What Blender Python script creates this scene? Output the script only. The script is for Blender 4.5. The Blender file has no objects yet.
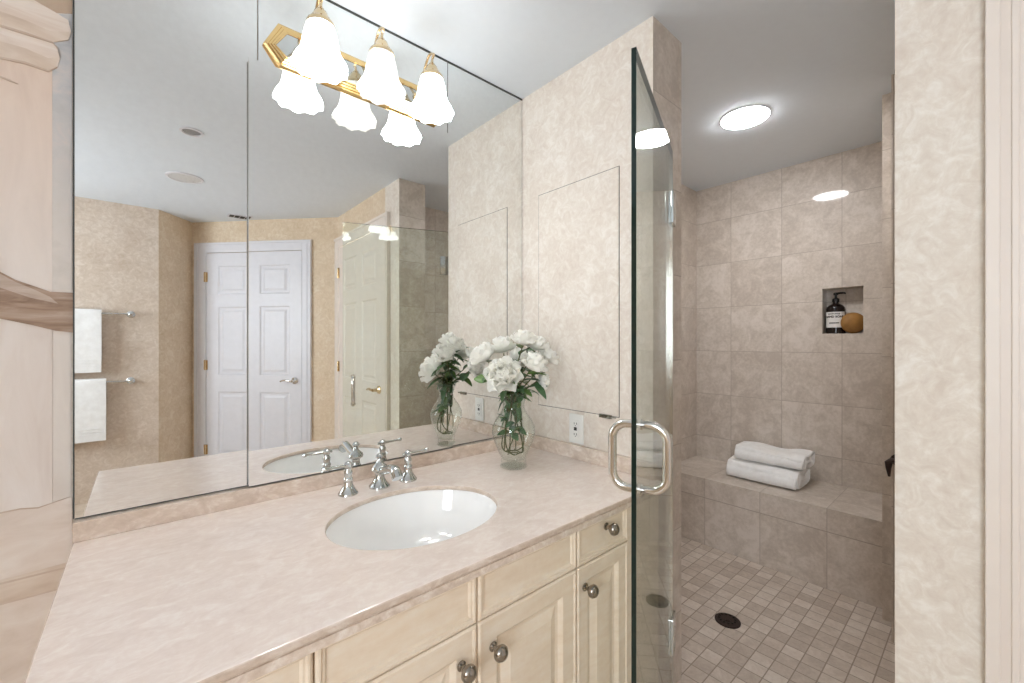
import bpy, bmesh, math, random
from math import sin, cos, pi, radians
from mathutils import Vector, Matrix

scene = bpy.context.scene
C = scene.collection
random.seed(4)

# ------------------------------------------------------------------ scale
S = 0.46                       # metres per unit of (eye height above the counter)
FL = 2.6823
def h(v): return v * S
def zh(v): return (v + FL) * S

# ------------------------------------------------------------------ camera
cam_d = bpy.data.cameras.new('camera')
cam = bpy.data.objects.new('camera', cam_d); C.objects.link(cam)
cam_d.sensor_width = 36; cam_d.lens = 420.4 / 1024 * 36
cam_d.clip_start = 0.02
THETA = 0.7192
cam.location = (0, 0, zh(0)); cam.rotation_euler = (pi / 2, 0, -THETA)
scene.camera = cam

# ------------------------------------------------------------------ world, daylight, exposure
world = bpy.data.worlds.new('daylight'); scene.world = world; world.use_nodes = True
bgn = world.node_tree.nodes['Background']
bgn.inputs[0].default_value = (0.87, 0.95, 1.03, 1); bgn.inputs[1].default_value = 10.8
scene.view_settings.view_transform = 'Standard'; scene.view_settings.look = 'None'
scene.view_settings.exposure = 0.57; scene.view_settings.gamma = 1.0
scene.view_settings.use_curve_mapping = False
scene.cycles.max_bounces = 14; scene.cycles.diffuse_bounces = 8; scene.cycles.glossy_bounces = 8
scene.cycles.transmission_bounces = 8; scene.cycles.transparent_max_bounces = 24
scene.cycles.sample_clamp_indirect = 6.0
scene.cycles.use_denoising = True

# window opening in the left wall (daylight enters here; a portal guides the sampling)
WX = -1.80
WIN = (-1.30, -0.25, 0.95, 2.10)      # y0, y1, z0, z1
pl = bpy.data.lights.new('window_portal', 'AREA'); pl.shape = 'RECTANGLE'
pl.size = WIN[3] - WIN[2]; pl.size_y = WIN[1] - WIN[0]
pl.cycles.is_portal = True
po = bpy.data.objects.new('window_portal', pl); C.objects.link(po)
po.location = (WX - 0.09, (WIN[0] + WIN[1]) / 2, (WIN[2] + WIN[3]) / 2); po.rotation_euler = (0, -pi / 2, 0)

# ------------------------------------------------------------------ main dimensions
D = h(3.0384)          # mirror plane
X1 = h(2.7965)         # right end wall face
WXE = h(3.2214)        # its shower side
WY = h(1.631)          # its free end
X2 = h(6.5973)         # shower back wall
Y2 = h(3.0902)         # shower left wall
CEIL = zh(2.3786)
XB = h(5.5732)         # bench front
ZB = zh(-1.8099)       # bench top
ZC = zh(-1.0)          # counter top
YB = h(-3.815)         # towel wall

# ------------------------------------------------------------------ materials
def lin(r, g, b):
    f = lambda c: (c / 255 / 12.92) if c / 255 <= .04045 else ((c / 255 + .055) / 1.055) ** 2.4
    return (f(r), f(g), f(b), 1)

class NT:
    def __init__(s, name):
        s.m = bpy.data.materials.new(name); s.m.use_nodes = True
        s.t = s.m.node_tree; s.n = s.t.nodes; s.l = s.t.links
        s.b = s.n['Principled BSDF']; s.out = s.n['Material Output']
    def node(s, typ, **kw):
        n = s.n.new(typ)
        for k, v in kw.items(): setattr(n, k, v)
        return n
    def link(s, a, b): s.l.new(a, b)
    def math(s, op, a, b=None, c=None):
        n = s.node('ShaderNodeMath', operation=op)
        for i, v in enumerate((a, b, c)):
            if v is None: continue
            if isinstance(v, (int, float)): n.inputs[i].default_value = v
            else: s.link(v, n.inputs[i])
        return n.outputs[0]
    def pos(s):
        return s.node('ShaderNodeNewGeometry').outputs['Position']
    def noise(s, vec, scale, detail=4, rough=.55, dist=0.0):
        n = s.node('ShaderNodeTexNoise'); n.inputs['Scale'].default_value = scale
        n.inputs['Detail'].default_value = detail; n.inputs['Roughness'].default_value = rough
        n.inputs['Distortion'].default_value = dist
        s.link(vec, n.inputs['Vector']); return n.outputs['Fac']
    def ramp(s, fac, stops):
        n = s.node('ShaderNodeValToRGB'); e = n.color_ramp.elements
        while len(e) < len(stops): e.new(.5)
        for i, (p, c) in enumerate(stops): e[i].position = p; e[i].color = c
        s.link(fac, n.inputs[0]); return n.outputs[0]
    def mix(s, fac, a, b, mode='MIX'):
        n = s.node('ShaderNodeMix', data_type='RGBA', blend_type=mode)
        for sock, v in ((n.inputs[0], fac), (n.inputs[6], a), (n.inputs[7], b)):
            if isinstance(v, (int, float)): sock.default_value = v
            elif isinstance(v, tuple): sock.default_value = v
            else: s.link(v, sock)
        return n.outputs[2]
    def base(s, c):
        if isinstance(c, tuple): s.b.inputs['Base Color'].default_value = c
        else: s.link(c, s.b.inputs['Base Color'])
    def set(s, **kw):
        for k, v in kw.items(): s.b.inputs[k.replace('_', ' ')].default_value = v
    def bump(s, hgt, strength=.2, dist=.01):
        n = s.node('ShaderNodeBump'); n.inputs['Strength'].default_value = strength
        n.inputs['Distance'].default_value = dist
        s.link(hgt, n.inputs['Height']); s.link(n.outputs[0], s.b.inputs['Normal'])
    def scaled(s, vec, sc):
        n = s.node('ShaderNodeMapping'); n.inputs['Scale'].default_value = sc
        s.link(vec, n.inputs[0]); return n.outputs[0]

def plain(name, col, rough=.5, metal=0.0, var=.04, vs=30, coat=0.0, spec=.5):
    t = NT(name); p = t.node('ShaderNodeTexCoord').outputs['Object']
    f = t.noise(p, vs)
    a = tuple(min(1, c * (1 - var)) for c in col[:3]) + (1,); b = tuple(min(1, c * (1 + var)) for c in col[:3]) + (1,)
    t.base(t.ramp(f, [(.3, a), (.7, b)])); t.set(Roughness=rough, Metallic=metal, Coat_Weight=coat, Specular_IOR_Level=spec)
    return t.m

def wallpaper(name, dark, mid, light, scale=11):
    t = NT(name); p = t.pos()
    a = t.noise(p, scale, 6, .62, 1.6); b = t.noise(p, scale * .28, 3, .5, .6); c = t.noise(p, scale * 3.5, 5, .6, .8)
    f = t.math('ADD', t.math('MULTIPLY', a, .55), t.math('ADD', t.math('MULTIPLY', b, .25), t.math('MULTIPLY', c, .2)))
    t.base(t.ramp(f, [(.36, dark), (.5, mid), (.62, light)])); t.set(Roughness=.62, Specular_IOR_Level=.3)
    return t.m

def marble(name, dark, mid, light, sc=(2.2, 5.5, 5), rough=.16):
    t = NT(name); p = t.scaled(t.pos(), sc)
    a = t.noise(p, 2.0, 8, .62, 1.2); b = t.noise(p, 9.0, 5, .65, .6)
    f = t.math('ADD', t.math('MULTIPLY', a, .68), t.math('MULTIPLY', b, .32))
    col = t.ramp(f, [(.34, dark), (.5, mid), (.64, light)])
    v = t.noise(p, 3.2, 6, .6, 2.2)
    vein = t.math('SUBTRACT', 1.0, t.math('MINIMUM', t.math('MULTIPLY', t.math('ABSOLUTE', t.math('SUBTRACT', v, .5)), 60), 1.0))
    t.base(t.mix(t.math('MULTIPLY', vein, .10), col, light)); t.set(Roughness=rough)
    return t.m

def tile(name, ou, pu, oz, pz, cols, grout, gw=.003, rough=.3, py=None, nscale=9, amount=.25, contrast=.2, coat=0.0):
    """stone tile laid on the world axes: ou=(ox,oy) offsets, pu pitch; oz/pz vertical courses"""
    t = NT(name)
    g = t.node('ShaderNodeNewGeometry'); sp = t.node('ShaderNodeSeparateXYZ'); t.link(g.outputs['Position'], sp.inputs[0])
    sn = t.node('ShaderNodeSeparateXYZ'); t.link(g.outputs['True Normal'], sn.inputs[0])
    isx = t.math('GREATER_THAN', t.math('ABSOLUTE', sn.outputs[0]), .5)
    isz = t.math('GREATER_THAN', t.math('ABSOLUTE', sn.outputs[2]), .5)
    py = py or pu
    ux = t.math('DIVIDE', t.math('SUBTRACT', sp.outputs[0], ou[0]), pu)
    uy = t.math('DIVIDE', t.math('SUBTRACT', sp.outputs[1], ou[1]), py)
    uz = t.math('DIVIDE', t.math('SUBTRACT', sp.outputs[2], oz), pz)
    def sel(m, a, b): return t.math('ADD', t.math('MULTIPLY', m, a), t.math('MULTIPLY', t.math('SUBTRACT', 1.0, m), b))
    u = sel(isx, uy, ux); v = sel(isz, uy, uz)
    def edge(w, p):
        f = t.math('FRACT', w); return t.math('MULTIPLY', t.math('MINIMUM', f, t.math('SUBTRACT', 1.0, f)), p)
    e = t.math('MINIMUM', edge(u, pu), edge(v, min(py, pz)))
    mask = t.math('LESS_THAN', e, gw / 2)
    cb = t.node('ShaderNodeCombineXYZ'); t.link(t.math('FLOOR', u), cb.inputs[0]); t.link(t.math('FLOOR', v), cb.inputs[1]); t.link(isx, cb.inputs[2])
    wn = t.node('ShaderNodeTexWhiteNoise'); t.link(cb.outputs[0], wn.inputs[0])
    off = t.node('ShaderNodeVectorMath', operation='MULTIPLY_ADD'); t.link(wn.outputs['Color'], off.inputs[0])
    off.inputs[1].default_value = (7, 7, 7); t.link(g.outputs['Position'], off.inputs[2])
    a = t.noise(off.outputs[0], nscale, 7, .65, .8); b = t.noise(off.outputs[0], nscale * 6, 5, .7)
    f = t.math('ADD', t.math('MULTIPLY', a, .6), t.math('MULTIPLY', b, .4))
    f = t.math('ADD', f, t.math('MULTIPLY', t.math('SUBTRACT', wn.outputs['Value'], .5), amount))
    col = t.ramp(f, [(.5 - contrast, cols[0]), (.5, cols[1]), (.5 + contrast, cols[2])])
    t.base(t.mix(mask, col, grout)); t.set(Roughness=rough, Coat_Weight=coat, Coat_Roughness=.05)
    t.bump(t.math('SUBTRACT', 1.0, mask), .25, .002)
    return t.m

def metal(name, col, rough): return plain(name, col, rough, 1.0, .02, 60)

def thin_glass(name, tint, ior=1.5):
    t = NT(name); t.n.remove(t.b)
    tr = t.node('ShaderNodeBsdfTransparent'); tr.inputs[0].default_value = tint
    gl = t.node('ShaderNodeBsdfGlossy'); gl.inputs['Roughness'].default_value = 0.0
    fr = t.node('ShaderNodeFresnel')
    # a thin pane: both faces reflect as from air, so the back face gets the inverse index
    bf = t.node('ShaderNodeNewGeometry').outputs['Backfacing']
    t.link(t.math('ADD', t.math('MULTIPLY', bf, 1 / ior), t.math('MULTIPLY', t.math('SUBTRACT', 1.0, bf), ior)), fr.inputs[0])
    mx = t.node('ShaderNodeMixShader'); t.link(fr.outputs[0], mx.inputs[0]); t.link(tr.outputs[0], mx.inputs[1]); t.link(gl.outputs[0], mx.inputs[2])
    t.link(mx.outputs[0], t.out.inputs[0]); return t.m

def lamp_glass(name, col, strength):
    t = NT(name); t.base((.9, .9, .88, 1)); t.set(Roughness=.35, Emission_Strength=strength)
    t.b.inputs['Emission Color'].default_value = col
    # pressed ribs in the glass scatter a little less light
    return t.m

M = {}
M['wallpaper'] = wallpaper('cream_wallpaper', lin(214, 202, 190), lin(225, 216, 205), lin(236, 230, 222), 22)
M['wallpaper_tan'] = wallpaper('tan_wallpaper', lin(209, 187, 159), lin(220, 200, 174), lin(231, 216, 195), 22)
M['wallpaper_mid'] = wallpaper('beige_wallpaper', lin(198, 180, 162), lin(210, 194, 178), lin(224, 211, 198), 22)
M['ceiling'] = plain('ceiling_paint', lin(221, 228, 235), .85, var=.01)
M['marble'] = marble('beige_marble', lin(227, 211, 201), lin(235, 221, 212), lin(243, 233, 225), (9, 15, 9))
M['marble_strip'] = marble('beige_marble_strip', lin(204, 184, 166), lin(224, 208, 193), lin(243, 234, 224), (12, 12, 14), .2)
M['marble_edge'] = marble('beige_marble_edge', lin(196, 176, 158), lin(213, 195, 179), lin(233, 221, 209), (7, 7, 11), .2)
TP = h(.6635)
tc = (lin(186, 174, 162), lin(200, 189, 177), lin(213, 203, 193))
gr = lin(168, 156, 144)
M['tile'] = tile('travertine_tile', (X2, h(1.242)), TP, zh(1.845), TP, tc, gr, contrast=.105, nscale=10, amount=.08, rough=.5, coat=.45)
M['tile_bench'] = tile('travertine_bench_tile', (X2, h(1.18)), h(.66), zh(-2.063), h(1.0), tc, gr, contrast=.105, nscale=10, amount=.08, rough=.5, coat=.3)
M['mosaic'] = tile('stone_mosaic', (XB, h(.03)), .066, 0, 1.0, (lin(180, 166, 153), lin(199, 186, 173), lin(216, 206, 195)), lin(150, 136, 122), gw=.004, rough=.45, py=h(.147), nscale=14, amount=.3)
M['floor_tile'] = tile('bathroom_floor_tile', (0, 0), .3, 0, 1.0, (lin(190, 172, 152), lin(206, 189, 170), lin(220, 205, 188)), lin(170, 152, 134))
M['mirror'] = metal('mirror_silver', (.86, .87, .86, 1), 0.0)
M['mirror_edge'] = plain('mirror_edge', lin(70, 72, 70), .4)
M['chrome'] = metal('polished_chrome', (.62, .64, .63, 1), .07)
M['nickel'] = metal('antique_nickel', (.34, .31, .27, 1), .2)
M['satin'] = metal('satin_nickel', (.72, .70, .66, 1), .14)
M['brass'] = metal('polished_brass', (.84, .60, .28, 1), .12)
M['pale_brass'] = metal('pale_brass', (.74, .58, .36, 1), .16)
M['bronze'] = plain('dark_bronze', lin(58, 44, 40), .35, .6)
M['cabinet'] = None
M['white'] = plain('white_paint', lin(220, 219, 224), .4, var=.01)
M['trim'] = plain('cream_trim_paint', lin(228, 218, 209), .42, var=.01)
M['ceramic'] = plain('white_ceramic', lin(250, 250, 249), .08, var=.005, coat=.4)
M['glass'] = thin_glass('clear_glass', (.945, .972, .94, 1))
M['glass_edge'] = plain('green_glass_edge', lin(10, 34, 30), .08, var=.1)
M['vase_glass'] = thin_glass('vase_glass', (.965, .98, .968, 1), 1.45)
M['black'] = plain('black_plastic', lin(16, 15, 15), .25)
M['dark'] = plain('dark_gap', lin(52, 46, 40), .8)
M['label'] = plain('paper_label', lin(226, 224, 222), .7, var=.01)
M['plastic'] = plain('white_plastic', lin(238, 238, 234), .35, var=.01)
def perforated():
    t = NT('perforated_grille'); p = t.scaled(t.pos(), (95, 95, 95)); v = t.node('ShaderNodeTexVoronoi'); t.link(p, v.inputs['Vector'])
    t.base(t.ramp(v.outputs['Distance'], [(.28, lin(150, 148, 146)), (.4, lin(218, 217, 216))])); t.set(Roughness=.6); return t.m
M['speaker_grille'] = perforated()
M['grey_metal'] = plain('grey_grille', lin(150, 150, 150), .5, .3)
M['shade'] = lamp_glass('frosted_lamp_glass', (.96, .985, 1, 1), 7.2)
M['shade_dim'] = lamp_glass('frosted_lamp_glass_faint_glow', (1, .985, .96, 1), .32)  # middle lamp is off; a faint glow is put into its shade and bulb
M['bulb'] = lamp_glass('bulb_glass', (.97, .98, 1, 1), 95)
M['flush'] = lamp_glass('flush_light_diffuser', (.98, .985, 1, 1), 60)
M['petal'] = None
def cabinet_mat():
    t = NT('glazed_cream_cabinet'); p = t.pos()
    a = t.noise(t.scaled(p, (3, 3, 14)), 3, 5, .6); b = t.noise(p, 55, 4)
    f = t.math('ADD', t.math('MULTIPLY', a, .7), t.math('MULTIPLY', b, .3))
    t.base(t.ramp(f, [(.3, lin(230, 212, 188)), (.5, lin(237, 222, 201)), (.7, lin(242, 231, 214))])); t.set(Roughness=.36)
    return t.m
M['cabinet'] = cabinet_mat()
def petal_mat():
    t = NT('white_petal'); p = t.node('ShaderNodeTexCoord').outputs['Object']
    t.base(t.ramp(t.noise(p, 40, 3), [(.3, lin(251, 250, 246)), (.7, lin(255, 255, 253))])); t.set(Roughness=.6, Specular_IOR_Level=.2)
    tl = t.node('ShaderNodeBsdfTranslucent'); tl.inputs[0].default_value = lin(253, 252, 244)
    mx = t.node('ShaderNodeMixShader'); mx.inputs[0].default_value = .32
    t.link(t.b.outputs[0], mx.inputs[1]); t.link(tl.outputs[0], mx.inputs[2]); t.link(mx.outputs[0], t.out.inputs[0])
    return t.m
M['petal'] = petal_mat()
M['leaf'] = plain('green_leaf', lin(92, 122, 62), .42, var=.35, vs=45)
M['leaf_dark'] = plain('dark_green_leaf', lin(80, 112, 74), .42, var=.35, vs=45)
M['stem'] = plain('green_stem', lin(84, 88, 46), .5, var=.25, vs=60)
def towel_mat():
    t = NT('white_terry'); p = t.node('ShaderNodeTexCoord').outputs['Object']
    n = t.noise(p, 260, 3, .6); w = t.noise(p, 24, 3)
    t.base(t.ramp(w, [(.3, lin(236, 235, 233)), (.7, lin(246, 246, 245))])); t.set(Roughness=.95, Specular_IOR_Level=.1)
    t.bump(n, .5, .003); return t.m
M['towel'] = towel_mat()
M['wood'] = plain('golden_wood', lin(150, 108, 52), .55, var=.2, vs=22)

# ------------------------------------------------------------------ mesh helpers
class MB:
    def __init__(s): s.bm = bmesh.new()
    def quad(s, pts, mi=0):
        f = s.bm.faces.new([s.bm.verts.new(p) for p in pts]); f.material_index = mi; return f
    def box(s, x0, x1, y0, y1, z0, z1, mi=0):
        v = [s.bm.verts.new((x, y, z)) for x in (x0, x1) for y in (y0, y1) for z in (z0, z1)]
        for idx, n in (((0, 1, 3, 2), 'x-'), ((4, 6, 7, 5), 'x+'), ((0, 4, 5, 1), 'y-'), ((2, 3, 7, 6), 'y+'), ((0, 2, 6, 4), 'z-'), ((1, 5, 7, 3), 'z+')):
            f = s.bm.faces.new([v[i] for i in idx]); f.material_index = mi.get(n, mi.get('*', 0)) if isinstance(mi, dict) else mi
        return s
    def obox(s, o, ux, uy, w, d, z0, z1, mi=0):
        """box from corner o along horizontal unit vectors ux (w long) and uy (d long)"""
        a = Vector((o[0], o[1], 0)); ux = Vector((ux[0], ux[1], 0)); uy = Vector((uy[0], uy[1], 0))
        base = [a, a + ux * w, a + ux * w + uy * d, a + uy * d]
        lo = [s.bm.verts.new((p.x, p.y, z0)) for p in base]; hi = [s.bm.verts.new((p.x, p.y, z1)) for p in base]
        s.bm.faces.new(lo[::-1]).material_index = mi; s.bm.faces.new(hi).material_index = mi
        for i in range(4):
            j = (i + 1) % 4; s.bm.faces.new((lo[i], lo[j], hi[j], hi[i])).material_index = mi
        return s
    def lathe(s, prof, c=(0, 0, 0), seg=32, axis='z', fn=None, cap=True):
        """prof: (radius, along-axis); fn(r, a, t)->(r, t) ripples"""
        rings = []
        for r, t in prof:
            ring = []
            for i in range(seg):
                a = 2 * pi * i / seg; rr, tt = fn(r, a, t) if fn else (r, t)
                p = (rr * cos(a), rr * sin(a), tt)
                if axis == 'y': p = (p[0], p[2], p[1])
                if axis == 'x': p = (p[2], p[0], p[1])
                ring.append(s.bm.verts.new((c[0] + p[0], c[1] + p[1], c[2] + p[2])))
            rings.append(ring)
        for a, b in zip(rings, rings[1:]):
            for i in range(seg):
                j = (i + 1) % seg; s.bm.faces.new((a[i], a[j], b[j], b[i]))
        if cap:
            s.bm.faces.new(rings[0][::-1]); s.bm.faces.new(rings[-1])
        return s
    def tube(s, pts, rad, seg=10, cap=True):
        pts = [Vector(p) for p in pts]; n = len(pts); rings = []; up = None
        for i, p in enumerate(pts):
            t = (pts[min(i + 1, n - 1)] - pts[max(i - 1, 0)]).normalized()
            if up is None:
                up = t.orthogonal().normalized()
            up = (up - t * up.dot(t)).normalized(); bi = t.cross(up)
            r = rad[i] if isinstance(rad, (list, tuple)) else rad
            rings.append([s.bm.verts.new(p + (up * cos(2 * pi * k / seg) + bi * sin(2 * pi * k / seg)) * r) for k in range(seg)])
        for a, b in zip(rings, rings[1:]):
            for i in range(seg):
                j = (i + 1) % seg; s.bm.faces.new((a[i], a[j], b[j], b[i]))
        if cap: s.bm.faces.new(rings[0][::-1]); s.bm.faces.new(rings[-1])
        return s
    def prism(s, pts, y0, y1, mi=0):
        """polygon in x,z extruded along y"""
        a = [s.bm.verts.new((x, y0, z)) for x, z in pts]; b = [s.bm.verts.new((x, y1, z)) for x, z in pts]
        s.bm.faces.new(a).material_index = mi; s.bm.faces.new(b[::-1]).material_index = mi
        for i in range(len(pts)):
            j = (i + 1) % len(pts); s.bm.faces.new((a[j], a[i], b[i], b[j])).material_index = mi
        return s
    def sphere(s, c, r, sc=(1, 1, 1), seg=20, rings=12):
        m = Matrix.Translation(c) @ Matrix.Diagonal((sc[0], sc[1], sc[2], 1))
        bmesh.ops.create_uvsphere(s.bm, u_segments=seg, v_segments=rings, radius=r, matrix=m); return s
    def panel(s, x0, x1, z0, z1, y, thick, cells, steps, back=True, mi=0, outer=None):
        """a board facing -y with nested-rectangle mouldings in the cells (x0,x1,z0,z1); steps (inset, depth)"""
        xs = sorted({x0, x1} | {c[0] for c in cells} | {c[1] for c in cells}); zs = sorted({z0, z1} | {c[2] for c in cells} | {c[3] for c in cells})
        for i in range(len(xs) - 1):
            for j in range(len(zs) - 1):
                cx, cz = (xs[i] + xs[i + 1]) / 2, (zs[j] + zs[j + 1]) / 2
                if any(c[0] < cx < c[1] and c[2] < cz < c[3] for c in cells): continue
                s.quad([(xs[i], y, zs[j]), (xs[i + 1], y, zs[j]), (xs[i + 1], y, zs[j + 1]), (xs[i], y, zs[j + 1])], mi)
        for c in cells:
            prev = (0, 0)
            for st in list(steps):
                a, da = prev; b, db = st
                A = [(c[0] + a, y + da, c[2] + a), (c[1] - a, y + da, c[2] + a), (c[1] - a, y + da, c[3] - a), (c[0] + a, y + da, c[3] - a)]
                B = [(c[0] + b, y + db, c[2] + b), (c[1] - b, y + db, c[2] + b), (c[1] - b, y + db, c[3] - b), (c[0] + b, y + db, c[3] - b)]
                for k in range(4):
                    l = (k + 1) % 4; s.quad([A[k], A[l], B[l], B[k]], mi)
                prev = st
            s.quad(B, mi)
        y1 = y + thick
        s.quad([(x0, y, z0), (x0, y1, z0), (x1, y1, z0), (x1, y, z0)], mi); s.quad([(x0, y, z1), (x1, y, z1), (x1, y1, z1), (x0, y1, z1)], mi)
        s.quad([(x0, y, z0), (x0, y, z1), (x0, y1, z1), (x0, y1, z0)], mi); s.quad([(x1, y, z0), (x1, y1, z0), (x1, y1, z1), (x1, y, z1)], mi)
        s.quad([(x0, y1, z0), (x0, y1, z1), (x1, y1, z1), (x1, y1, z0)], mi)
        bmesh.ops.remove_doubles(s.bm, verts=s.bm.verts, dist=1e-5)
        return s
    def build(s, name, mats, parent=None, smooth=False, bevel=0, local=False, seg=2, subsurf=0, xf=None, fixn=True):
        if fixn: bmesh.ops.recalc_face_normals(s.bm, faces=s.bm.faces)
        if xf is not None: bmesh.ops.transform(s.bm, matrix=xf, verts=s.bm.verts)
        if parent is not None and not local:
            off = parent.location.copy()
            q = parent.parent
            while q is not None: off += q.location; q = q.parent
            bmesh.ops.translate(s.bm, vec=-off, verts=s.bm.verts)
        me = bpy.data.meshes.new(name); s.bm.to_mesh(me); s.bm.free()
        for m in (mats if isinstance(mats, (list, tuple)) else [mats]): me.materials.append(m)
        if smooth:
            for p in me.polygons: p.use_smooth = True
        o = bpy.data.objects.new(name, me); C.objects.link(o)
        if parent is not None: o.parent = parent
        if bevel:
            b = o.modifiers.new('bevel', 'BEVEL'); b.width = bevel; b.segments = seg; b.limit_method = 'ANGLE'; b.angle_limit = radians(40)
        if subsurf:
            u = o.modifiers.new('subsurf', 'SUBSURF'); u.levels = subsurf; u.render_levels = subsurf
        if smooth and not subsurf:
            try: me.set_sharp_from_angle(angle=radians(38))
            except Exception: pass
        return o

def tag(o, label, cat, group=None, kind=None):
    o['label'] = label; o['category'] = cat
    if group: o['group'] = group
    if kind: o['kind'] = kind
    return o
def thing(name, loc, label, cat, group=None, rot=None):
    o = bpy.data.objects.new(name, None); C.objects.link(o); o.location = loc; o.empty_display_size = .05
    if rot: o.rotation_euler = rot
    return tag(o, label, cat, group)
def struct(o, label=None, cat=None):
    o['kind'] = 'structure'
    if label: o['label'] = label; o['category'] = cat or 'wall'
    return o

def bez(pts, n=16):
    """Catmull-Rom through the points"""
    P = [Vector(p) for p in pts]; out = []
    P = [P[0] * 2 - P[1]] + P + [P[-1] * 2 - P[-2]]
    for i in range(1, len(P) - 2):
        for k in range(n):
            t = k / n; a, b, c, d = P[i - 1:i + 3]
            out.append(.5 * ((2 * b) + (c - a) * t + (2 * a - 5 * b + 4 * c - d) * t * t + (3 * b - a - 3 * c + d) * t ** 3))
    out.append(P[-2]); return out

# ================================================================== ROOM SHELL
T = .12
Q1 = (h(.20), YB); Q2 = (h(.73), h(-4.46)); Q3 = (X1, h(-2.25))
struct(MB().box(WX - .2, X1 + .0, h(-5.2), D + .15, -.08, 0).build('floor', M['floor_tile']), 'beige stone tile floor of the bathroom beside the vanity', 'floor')
struct(MB().box(X1, XB, h(-.6), Y2, -.08, 0).build('floor_shower', M['mosaic']), 'small stone mosaic tile floor inside the shower around the drain', 'floor')
struct(MB().box(WX - .2, X2 + .2, h(-5.2), Y2 + .2, CEIL, CEIL + .08).build('ceiling', M['ceiling']), 'smooth white painted ceiling over vanity and shower', 'ceiling')
# mirror wall, continuing left as the painted wall
struct(MB().box(WX - .2, X1, D + .006, D + .15, 0, CEIL).build('wall_front', M['wallpaper']), 'wall behind the vanity mirrors, painted at its left end', 'wall')
# right end wall: wallpaper face, tiled end and shower side
struct(MB().box(X1, WXE, WY, D + .15, 0, CEIL, {'x-': 0, '*': 1}).build('wall_right', [M['wallpaper'], M['tile']]), 'cream wallpapered end wall with tiled edge between vanity and shower', 'wall')
# shower walls
struct(MB().box(WXE, X2 + .15, Y2, Y2 + .12, 0, CEIL).build('wall_shower_left', M['tile']), 'beige tiled left side wall of the shower', 'wall')
NY0, NY1, NZ0, NZ1 = h(1.034), h(1.446), zh(.10), zh(.68)
m = MB()
yb0, yb1 = h(-.7), Y2
m.box(X2, X2 + .15, yb0, NY0, 0, CEIL); m.box(X2, X2 + .15, NY1, yb1, 0, CEIL)
m.box(X2, X2 + .15, NY0, NY1, 0, NZ0); m.box(X2, X2 + .15, NY0, NY1, NZ1, CEIL); m.box(X2 + .10, X2 + .15, NY0, NY1, NZ0, NZ1)
struct(m.build('wall_shower_back', M['tile']), 'beige tiled back wall of the shower with a recessed niche', 'wall')
struct(MB().box(h(5.37), X2, h(-.6), h(.70), 0, CEIL).build('wall_shower_pier', M['tile']), 'tiled pier at the right end of the shower bench', 'wall')
struct(MB().box(h(5.02), h(5.37), h(-.6), h(.592), 0, CEIL).build('wall_shower_return', M['tile']), 'narrow tiled return in front of the pier at the shower right', 'wall')
struct(MB().box(X1 + .05, h(5.6), h(-.72), h(-.6), 0, CEIL).build('wall_shower_right', M['tile']), 'tiled right side wall of the shower', 'wall')
# shower front wall right of the opening, with entry door beyond
DH = zh(1.765)
yd0, yd1 = h(-2.10), h(-.16)
m = MB().box(X1, WXE, h(-.16), h(.317), 0, CEIL, {'x-': 0, '*': 1, 'y-': 0})
struct(m.build('wall_shower_front', [M['wallpaper'], M['tile']]), 'narrow wallpapered wall right of the shower opening', 'wall')
m = MB().box(X1, X1 + T, yd0, h(-.16), DH, CEIL); m.box(X1, X1 + T, h(-2.42), yd0, 0, CEIL)
struct(m.build('wall_right_rear', M['wallpaper_tan']), 'tan wallpapered wall around the panelled door facing the camera side', 'wall')
# towel wall, two angled walls
struct(MB().box(WX - .2, Q1[0], YB - .1, YB, 0, CEIL).build('wall_back', M['wallpaper_mid']), 'cream wallpapered back wall with towel bars, seen in the mirror', 'wall')
def slant(a, b, name, mat, label, depth=.1):
    a = Vector(a); b = Vector(b); d = (b - a); L = d.length; d.normalize(); n = Vector((d.y, -d.x))
    return struct(MB().obox(a, d, n, L, depth, 0, CEIL).build(name, mat), label, 'wall')
slant(Q1, Q2, 'wall_back_angled', M['wallpaper_tan'], 'short angled tan wall beside the white door, seen in the mirror')
slant(Q2, Q3, 'wall_door', M['wallpaper_tan'], 'angled tan wall holding the white panelled door, seen in the mirror')
# left wall with the window
m = MB(); w0, w1, w2, w3 = WIN
m.box(WX - .12, WX, YB, w0, 0, CEIL); m.box(WX - .12, WX, w1, D + .006, 0, CEIL); m.box(WX - .12, WX, w0, w1, 0, w2); m.box(WX - .12, WX, w0, w1, w3, CEIL)
struct(m.build('wall_left', M['wallpaper_tan']), 'tan wallpapered left wall with a window', 'wall')
wf = MB()
for a in ((w0, w0 + .04, w2, w3), (w1 - .04, w1, w2, w3), (w0, w1, w2, w2 + .04), (w0, w1, w3 - .04, w3)): wf.box(WX - .08, WX - .04, *a)
wf.box(WX - .08, WX - .04, (w0 + w1) / 2 - .015, (w0 + w1) / 2 + .015, w2, w3)
win = struct(wf.build('window_1', M['white']), 'white framed window in the left wall', 'window')

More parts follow.
